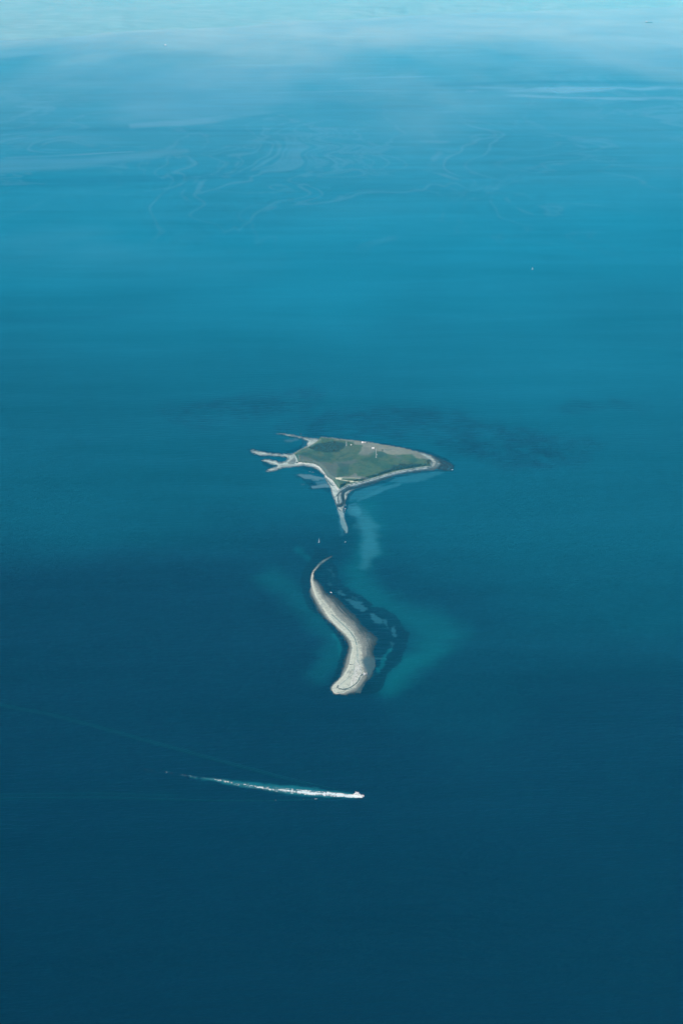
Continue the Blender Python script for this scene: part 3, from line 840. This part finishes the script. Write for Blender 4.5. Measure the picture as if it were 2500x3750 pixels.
# ------------------------------------------------------------------ boats
def hull(mb, L, B, D, draft=.4, flare=.85, sheer=.35, stern=.9, n=14):
    """pointed bow towards +x, transom at -x"""
    rings = []
    for i in range(n + 1):
        s = i / n; x = -L / 2 + L * s
        w = B / 2 * (stern + (1 - stern) * min(1, s * 4)) * (1 - max(0, (s - .55) / .45) ** 2.1)
        w = max(w, .03); zt = D + sheer * max(0, s - .4) ** 1.5 * 2.2
        rings.append([(x + (0 if i < n else .2), -w, zt), (x, -w * flare, draft * .4), (x - (.6 if i == n else 0), -w * .5, -draft), (x - (.6 if i == n else 0), w * .5, -draft), (x, w * flare, draft * .4), (x + (0 if i < n else .2), w, zt)])
    mb.loft(rings)


head = math.atan2(-.30, .95)
bx_, by_ = ground(1311.5, 2915.5)
t_ = empty('motor_yacht', (float(bx_), float(by_), 0), head)
mb = MB(); hull(mb, 26, 6.6, 2.6, .5, .82, .8); mb.build('hull', M_white, t_)
mb = MB(); mb.loft([[(-9.5, -2.6, 2.62), (4.5, -2.4, 2.9), (6.6, 0, 3.0), (4.5, 2.4, 2.9), (-9.5, 2.6, 2.62)],
                    [(-9.0, -2.4, 5.0), (3.0, -2.1, 5.0), (4.6, 0, 5.0), (3.0, 2.1, 5.0), (-9.0, 2.4, 5.0)]]); cab = mb.build('cabin', M_white, t_)
mb = MB()
for s in (-1, 1):
    mb = MB(); mb.box(-7.6, 2.6, s * 2.56 - .06, s * 2.56 + .06, 3.5, 4.3); mb.build('window', M_glass, cab)
mb = MB(); mb.loft([[(3.9, -2.1, 3.6), (5.9, 0, 3.6), (3.9, 2.1, 3.6)], [(3.4, -2.0, 4.5), (5.2, 0, 4.5), (3.4, 2.0, 4.5)]]); mb.build('windscreen', M_glass, cab)
mb = MB(); mb.box(-8.4, 1.6, -2.2, 2.2, 5.0, 5.35); mb.loft([[(-3.5, -1.9, 5.35), (1.5, -1.7, 5.35), (2.2, 0, 5.35), (1.5, 1.7, 5.35), (-3.5, 1.9, 5.35)], [(-3.2, -1.7, 6.3), (.8, -1.4, 6.3), (1.3, 0, 6.3), (.8, 1.4, 6.3), (-3.2, 1.7, 6.3)]]); mb.build('flybridge', M_white, t_)
mb = MB(); mb.box(-6.5, 1.0, -2.1, 2.1, 7.9, 8.15)
mb.build('hardtop', M_white, t_)
for x in (-5.8, .4):
    for s in (-1, 1):
        mb = MB(); mb.tube((x - .4, s * 1.9, 5.3), (x, s * 1.9, 7.95), .14); mb.build('support', M_white, t_)
mb = MB(); mb.tube((-5.6, 0, 8.1), (-6.6, 0, 11.0), .35, .12); mb.tube((-6.2, -1.1, 9.6), (-6.2, 1.1, 9.6), .15); mb.build('mast', M_white, t_)
mb = MB(); mb.box(-12.4, -9.6, -2.5, 2.5, 2.62, 2.72); mb.build('aft_deck', plain('teak_deck', (.35, .27, .18)), t_)
mb = MB()
for s in (-1, 1):
    mb.tube((4, s * 2.6, 4.1), (12.4, s * .4, 5.0), .06); [mb.tube((x, s * 2.6 * (1 - ((x - 1.3) / 11.7) ** 2 if x > 1.3 else 1), 2.9), (x, s * 2.6 * (1 - ((x - 1.3) / 11.7) ** 2), 4.1 + (x - 4) * .1), .05) for x in (5, 7, 9, 11)]
mb.build('railing', M_grey, t_)
mb = MB(); mb.box(5.6, 8.4, -1.0, 1.0, 3.0, 3.5); mb.build('hatch', M_grey, t_)
tag(t_, 'white motor yacht heading right at the end of a long foaming wake', 'motor yacht')


def sailboat(loc, rz, L, mast, label, boom=.42, hullmat=M_white):
    t_ = empty('sailboat', loc, rz)
    mb = MB(); hull(mb, L, L * .3, 1.1, .3, .8, .3, .6); mb.build('hull', hullmat, t_)
    mb = MB(); mb.box(-L * .22, L * .14, -L * .08, L * .08, 1.1, 1.7); mb.build('cabin', M_white, t_)
    mb = MB(); mb.tube((L * .1, 0, .9), (L * .1, 0, mast), .12, .07); mb.tube((L * .1, 0, 2.2), (L * .1 - L * boom, L * .05, 2.2), .1); mb.build('mast', M_grey, t_)
    def sail(name, a, b, c, bel):
        mb = MB(); N = 6; A, B, Cc = map(lambda q: np.array(q, float), (a, b, c)); nrm = np.cross(B - A, Cc - A); nrm /= np.linalg.norm(nrm)
        pts = {}
        for i in range(N + 1):
            for j in range(N + 1 - i):
                u, v = i / N, j / N; w = 1 - u - v
                pts[i, j] = len(mb.v); mb.v.append(tuple(A * w + B * u + Cc * v + nrm * bel * 27 * u * v * w / 1.0 + nrm * bel * 2 * u * w))
        for i in range(N):
            for j in range(N - i):
                mb.f.append((pts[i, j], pts[i + 1, j], pts[i, j + 1]))
                if i + j < N - 1: mb.f.append((pts[i + 1, j], pts[i + 1, j + 1], pts[i, j + 1]))
        o = mb.build(name, M_sail, t_, True); sm = o.modifiers.new('cloth', 'SOLIDIFY'); sm.thickness = .06
    sail('mainsail', (L * .08, 0, 2.4), (L * .1 - L * boom, L * .05, 2.4), (L * .09, 0, mast * .97), .5)
    sail('jib', (L * .5, 0, 1.6), (L * .14, L * .1, 2.0), (L * .1, 0, mast * .85), .4)
    tag(t_, label, 'sailboat')
    return t_


M_sail = plain('sailcloth', (.8, .8, .78), .8, .04)
sailboat(on_sea(1948, 987.5), R(25), 10.5, 15.5, 'distant white sailboat alone on open water right of and beyond the island')
sailboat(on_sea(1168, 1986), R(72), 10.0, 14.5, 'white sailboat seen end on between the island and the sand bar')


def cargo_ship(px, py, rz, L, label, hullmat, sup=.3):
    t_ = empty('cargo_ship', on_sea(px, py), rz)
    mb = MB(); hull(mb, L, L * .17, L * .1, 1.5, .95, L * .02); mb.build('hull', hullmat, t_)
    mb = MB(); x0 = -L * .42; mb.box(x0, x0 + L * sup * .6, -L * .07, L * .07, L * .1, L * .2); mb.box(x0 + 2, x0 + L * sup * .45, -L * .08, L * .08, L * .2, L * .24)
    mb.tube((x0 + L * .05, 0, L * .24), (x0 + L * .05, 0, L * .3), L * .014); mb.build('superstructure', M_white, t_)
    for k in range(3):
        mb = MB(); a = -L * .14 + k * L * .17; mb.box(a, a + L * .13, -L * .06, L * .06, L * .1, L * .118); mb.build('hatch_cover', M_grey, t_)
    tag(t_, label, 'ship')


M_blue = plain('blue_hull_paint', (.02, .12, .2), .5, .1)
t_ = empty('ferry', on_sea(605, 168), R(172))
mb = MB(); hull(mb, 62, 16, 8, 1.5, .95, 1.5); mb.build('hull', M_blue, t_)
mb = MB(); mb.box(-22, 8, -7, 7, 8, 17); mb.box(-14, 4, -6, 6, 17, 23); mb.build('superstructure', M_white, t_)
mb = MB(); mb.tube((-10, 0, 23), (-11, 0, 30), 1.6, 1.2); mb.build('funnel', M_white, t_)
tag(t_, 'tiny blue hulled ship with white upper decks in the far hazy water', 'ship')
cargo_ship(2374, 83.5, R(3), 145, 'faint long dark freighter almost lost in haze near the upper right corner', plain('dark_hull_paint', (.03, .05, .06), .6, .1), .25)


def skiff(px, py, rz, L, label, name='motorboat'):
    t_ = empty(name, on_sea(px, py), rz)
    mb = MB(); hull(mb, L, L * .3, .9, .2, .8, .3); mb.build('hull', M_white, t_)
    mb = MB(); mb.box(-L * .12, L * .14, -L * .1, L * .1, .9, 1.9); mb.build('cabin', M_white, t_)
    mb = MB(); mb.box(L * .141, L * .16, -L * .09, L * .09, 1.2, 1.75); mb.build('windscreen', M_glass, t_)
    tag(t_, label, 'motorboat')


skiff(1263.5, 1864, R(-100), 11, 'small white motorboat running beside the submerged tail of the island')
skiff(1212, 2170.5, R(-62), 9, 'small white motorboat lying close to the right side of the sand bar')
skiff(1264, 1985.5, R(20), 4.5, 'tiny white dinghy on dark water between the island and the sand bar', 'dinghy')


# ------------------------------------------------------------------ wake
M_foam = plain('sea_foam', (.66, .72, .72), .9, .08, .3)
M_lace, n, l, b = new_mat('lacy_foam')
b.inputs['Base Color'].default_value = (.56, .66, .66, 1); b.inputs['Roughness'].default_value = 1.0; b.inputs['Specular IOR Level'].default_value = 0
at = n.new('ShaderNodeAttribute'); at.attribute_name = 'cover'; tr = n.new('ShaderNodeBsdfTransparent'); mx = n.new('ShaderNodeMixShader')
ge = n.new('ShaderNodeNewGeometry'); no = n.new('ShaderNodeTexNoise'); no.inputs['Scale'].default_value = .35; no.inputs['Detail'].default_value = 5
l.new(ge.outputs['Position'], no.inputs['Vector'])
ad = n.new('ShaderNodeMath'); ad.operation = 'ADD'; l.new(at.outputs['Fac'], ad.inputs[0]); l.new(no.outputs['Fac'], ad.inputs[1])
mr = n.new('ShaderNodeMapRange'); mr.inputs['From Min'].default_value = .5; mr.inputs['From Max'].default_value = 1.5; l.new(ad.outputs[0], mr.inputs['Value'])
l.new(mr.outputs[0], mx.inputs[0]); l.new(tr.outputs[0], mx.inputs[1]); l.new(b.outputs[0], mx.inputs[2]); l.new(mx.outputs[0], n['Material Output'].inputs['Surface'])
WAKE = [(1325, 2920), (1290, 2915.5), (1240, 2911), (1180, 2907), (1100, 2901), (1020, 2892), (960, 2885), (880, 2872), (800, 2857), (720, 2846), (620, 2830), (520, 2817), (440, 2808)]
x0, x1, y0, y1 = 430, 1345, 2796, 2934
Pw, Qw = np.meshgrid(np.arange(x0, x1, 1.1), np.arange(y0, y1, .8))
Xw, Yw = ground(Pw, Qw)
cl = np.interp(Pw, [p[0] for p in WAKE][::-1], [p[1] for p in WAKE][::-1])
off = Qw - cl                                         # + is the near side
s_ = np.clip((1325 - Pw) / 900, 0, 1)                  # 0 at the boat, 1 far astern
half = np.interp(Pw, [440, 700, 860, 960, 1100, 1200, 1290, 1330], [4, 7, 10, 12, 12, 11, 6.5, 1.5])
nw1 = fbm(Xw, Yw * .55, 7, 4, 2); nw2 = fbm(Xw, Yw * .5, 2.6, 3, 7); nw3 = fbm(Xw, Yw * .5, 40, 3, 9)
u = off / half
body = 1 - np.abs(u) ** 3 * 1.1
ropes = np.exp(-((u + .05 - .25 * nw3) / .35) ** 2) * .75 + np.exp(-((u + .7) / .24) ** 2) * .75 * smooth(940, 1080, Pw) + np.exp(-((u - .75) / .22) ** 2) * .55 * smooth(900, 1050, Pw)
dens = np.interp(Pw, [440, 560, 700, 800, 900, 1000, 1100, 1180, 1250, 1300], [-1.2, -1.0, -.85, -.42, -.16, .04, .24, .5, .9, 1.3])
val = dens + .55 * ropes * np.clip(body, 0, 1) - .55 * (1 - np.clip(body, 0, 1)) * 3 + .55 * nw1 + .42 * nw2 - .12
val = np.where(np.abs(u) > 1.15, -1, val)
gap = np.exp(-((u + .38) / .12) ** 2) * smooth(1275, 1180, Pw) * .45          # dark water between the two white ropes
val = val - gap
hull_hide = (Pw > 1327)
val = np.where(hull_hide, -1, val)
hw = .12 + .3 * np.clip(val, 0, 1) * (1 - .6 * s_)
foam = grid_mesh('wake_foam', Xw, Yw, hw, None, val > -.55, M_lace, extra={'cover': smooth(-.5, .75, val) ** 1.3})
tag(foam, 'broad white foam trail stretching left behind the motor yacht', 'wake', kind='stuff')

# breaking crests on the near arm of the wake, and along the point
mb = MB(); random.seed(8)
def crest(px, py, w, hgt=.35, depth=1.6, slope=0.0):
    n = max(3, int(w / 2)); top = []
    for i in range(n + 1):
        f = i / n; x, y = ground(px - w / 2 + w * f, py + slope * f + random.uniform(-.3, .3)); k = math.sin(math.pi * min(max(f, .04), .96)) * random.uniform(.7, 1.1)
        top.append((float(x), float(y), k))
    mb.loft([[(x, y - depth * k, .02), (x, y, .1 + hgt * k), (x, y + depth * k, .02)] for x, y, k in top])
crest(1010.5, 2931, 7, .9, 2.6); crest(1004, 2931, 6, .3, 1.0)
crest(1098, 2930, 12, .4, 1.1, -1); crest(1110, 2928.5, 10, .5, 1.6, -1); crest(1143, 2927.5, 8, .4, 1.2); crest(1155, 2927, 14, .5, 1.5, -1.5)
crest(1655, 1720, 7, .5, 4); crest(1102, 1590, 2.2, .4, 3)
for px, py in ((1262, 1875), (1262, 1869), (1134, 1727), (1143, 1730), (1147, 1729), (1265, 1850)): crest(px, py, random.uniform(1.5, 3), .4, 3)
tag(mb.build('whitecap', M_foam), 'little breaking white crests on the near wake arm and off the beaches', 'whitecaps', kind='stuff')

# diverging bow waves: rows of short overlapping crests
mb = MB(); random.seed(12)
def wave_row(arm, n, ang, length, amp, spread, t0=0.0, t1=1.0):
    cum = [0]
    for a, b in zip(arm, arm[1:]): cum.append(cum[-1] + math.hypot(b[0] - a[0], b[1] - a[1]))
    for i in range(n):
        f = t0 + (t1 - t0) * (i + random.uniform(-.2, .2)) / n; s = min(max(f, 0), 1) * cum[-1]
        px = np.interp(s, cum, [p[0] for p in arm]); py = np.interp(s, cum, [p[1] for p in arm]) + random.uniform(-spread, spread)
        x, y = ground(px, py); x = float(x); y = float(y); a = ang + random.uniform(-.03, .03); L = length * random.uniform(.7, 1.3) * (.5 + f)
        k_ = amp * (1 - .45 * f) * random.uniform(.7, 1.2); wd = 2.4 + 2.2 * f
        rings = []
        for j in range(9):
            q = j / 8 - .5; e = math.cos(math.pi * q) ** .8 + .02; cx, cy_ = x + L * q * math.cos(a), y + L * q * math.sin(a) + 3 * q * q
            nx, ny = -math.sin(a), math.cos(a)
            rings.append([(cx + nx * o_ * wd, cy_ + ny * o_ * wd, -.03 + k_ * e * h_) for o_, h_ in ((-1.4, 0), (-.8, .3), (-.25, .9), (.1, 1), (.6, .45), (1.3, 0))])
        for a_r, b_r in zip(rings, rings[1:]):
            k0 = len(mb.v); mb.v += a_r + b_r
            mb.f += [(k0 + j, k0 + 6 + j, k0 + 7 + j, k0 + 1 + j) for j in range(5)]
UP = [(1262, 2897), (1180, 2880), (1060, 2850), (893, 2806), (714, 2757), (536, 2708), (357, 2658), (179, 2611), (0, 2578), (-260, 2530)]
LO = [(1240, 2924), (1100, 2930), (1009, 2932), (860, 2932), (714, 2930), (536, 2925), (357, 2920), (179, 2922), (0, 2925), (-260, 2932)]
def slope_of(arm):
    (xa, ya), (xb, yb) = arm[2], arm[6]; gx, gy = ground(xa, ya); hx, hy = ground(xb, yb); return math.atan2(gy - hy, gx - hx)
wave_row(UP, 150, slope_of(UP) + R(5), 40, 1.1, .4)
wave_row([(x, y + 6) for x, y in UP], 120, slope_of(UP) + R(5), 34, 1.0, .4, .1, 1)
wave_row(LO, 100, slope_of(LO) + R(10), 34, 1.1, .6)
wave_row([(x, y - 15) for x, y in LO], 70, slope_of(LO) + R(10), 30, .6, 1, .4, 1)
wk = mb.build('bow_waves', M_sea, None, True)
if sum(p.normal.z for p in wk.data.polygons) < 0: wk.data.flip_normals()
wk.data.update()
at_ = wk.data.color_attributes.new('tint', 'FLOAT_COLOR', 'POINT')
at_.data.foreach_set('color', np.tile(np.array((.0004, .012, .02, 1), np.float32), len(wk.data.vertices)))
a_ = wk.data.attributes.new('ripple', 'FLOAT', 'POINT'); a_.data.foreach_set('value', np.full(len(wk.data.vertices), .2, np.float32))
tag(wk, 'long low wave crests fanning out behind the motor yacht', 'waves', kind='stuff')

# ------------------------------------------------------------------ far coast, almost lost in the haze
COAST = [(-3500, 200), (-1500, 178), (-400, 163), (0, 150), (200, 140), (320, 130), (500, 114), (800, 103), (1000, 90), (1250, 74), (1450, 60), (1700, 48), (2100, 36), (2500, 26), (3400, 10), (5500, -20)]
cpx = axis([(-3500, -300, 80), (-300, 2800, 10), (2800, 5500, 80)])
back = np.concatenate([np.linspace(0, 1, 30) ** 1.5 * 60000])
sx = np.interp(cpx, [p[0] for p in COAST], [p[1] for p in COAST]) + 1.5 * np.interp(cpx, cpx, fbm(cpx, cpx * 0, 60, 4, 2))
cx, cy0 = ground(cpx, sx)
Xc = np.repeat(cx[None], len(back), 0) * (1 + back[:, None] / cy0[None]); Yc = cy0[None] + back[:, None]
ramp_ = smooth(0, 2500, back)[:, None]
Zc = -2 + ramp_ * (40 + 110 * (fbm(Xc, Yc, 7000, 5, 3) + .6) + 120 * smooth(4000, 30000, back)[:, None])
colc = np.broadcast_to(np.array((.17, .32, .345)), Xc.shape + (3,)).copy()  # paleness of the haze put into the land's colour
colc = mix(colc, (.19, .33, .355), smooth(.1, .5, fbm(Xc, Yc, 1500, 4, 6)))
coast = grid_mesh('coast', Xc, Yc, Zc, colc, None, tinted('hazed_woods_and_fields', .95, (.2,), (.002,)))
tag(coast, 'low wooded shore fading into haze along the top', kind='structure')

# ------------------------------------------------------------------ haze
mb = MB(); mb.box(-far - 2000, far + 2000, -far - 2000, far + 2000, -3.5, ALT + 60)
mh = bpy.data.materials.new('sea_haze'); mh.use_nodes = True
n, l = mh.node_tree.nodes, mh.node_tree.links
n.clear(); out = n.new('ShaderNodeOutputMaterial'); pv = n.new('ShaderNodeVolumePrincipled')
pv.inputs['Color'].default_value = (.03, .615, .96, 1)
pv.inputs['Absorption Color'].default_value = (1, 1, 1, 1)
pv.inputs['Density'].default_value = 1.62e-5
pv.inputs['Anisotropy'].default_value = -0.35
l.new(pv.outputs[0], out.inputs['Volume'])
hz_ = mb.build('haze', mh)
tag(hz_, 'pale blue sea haze', kind='stuff')
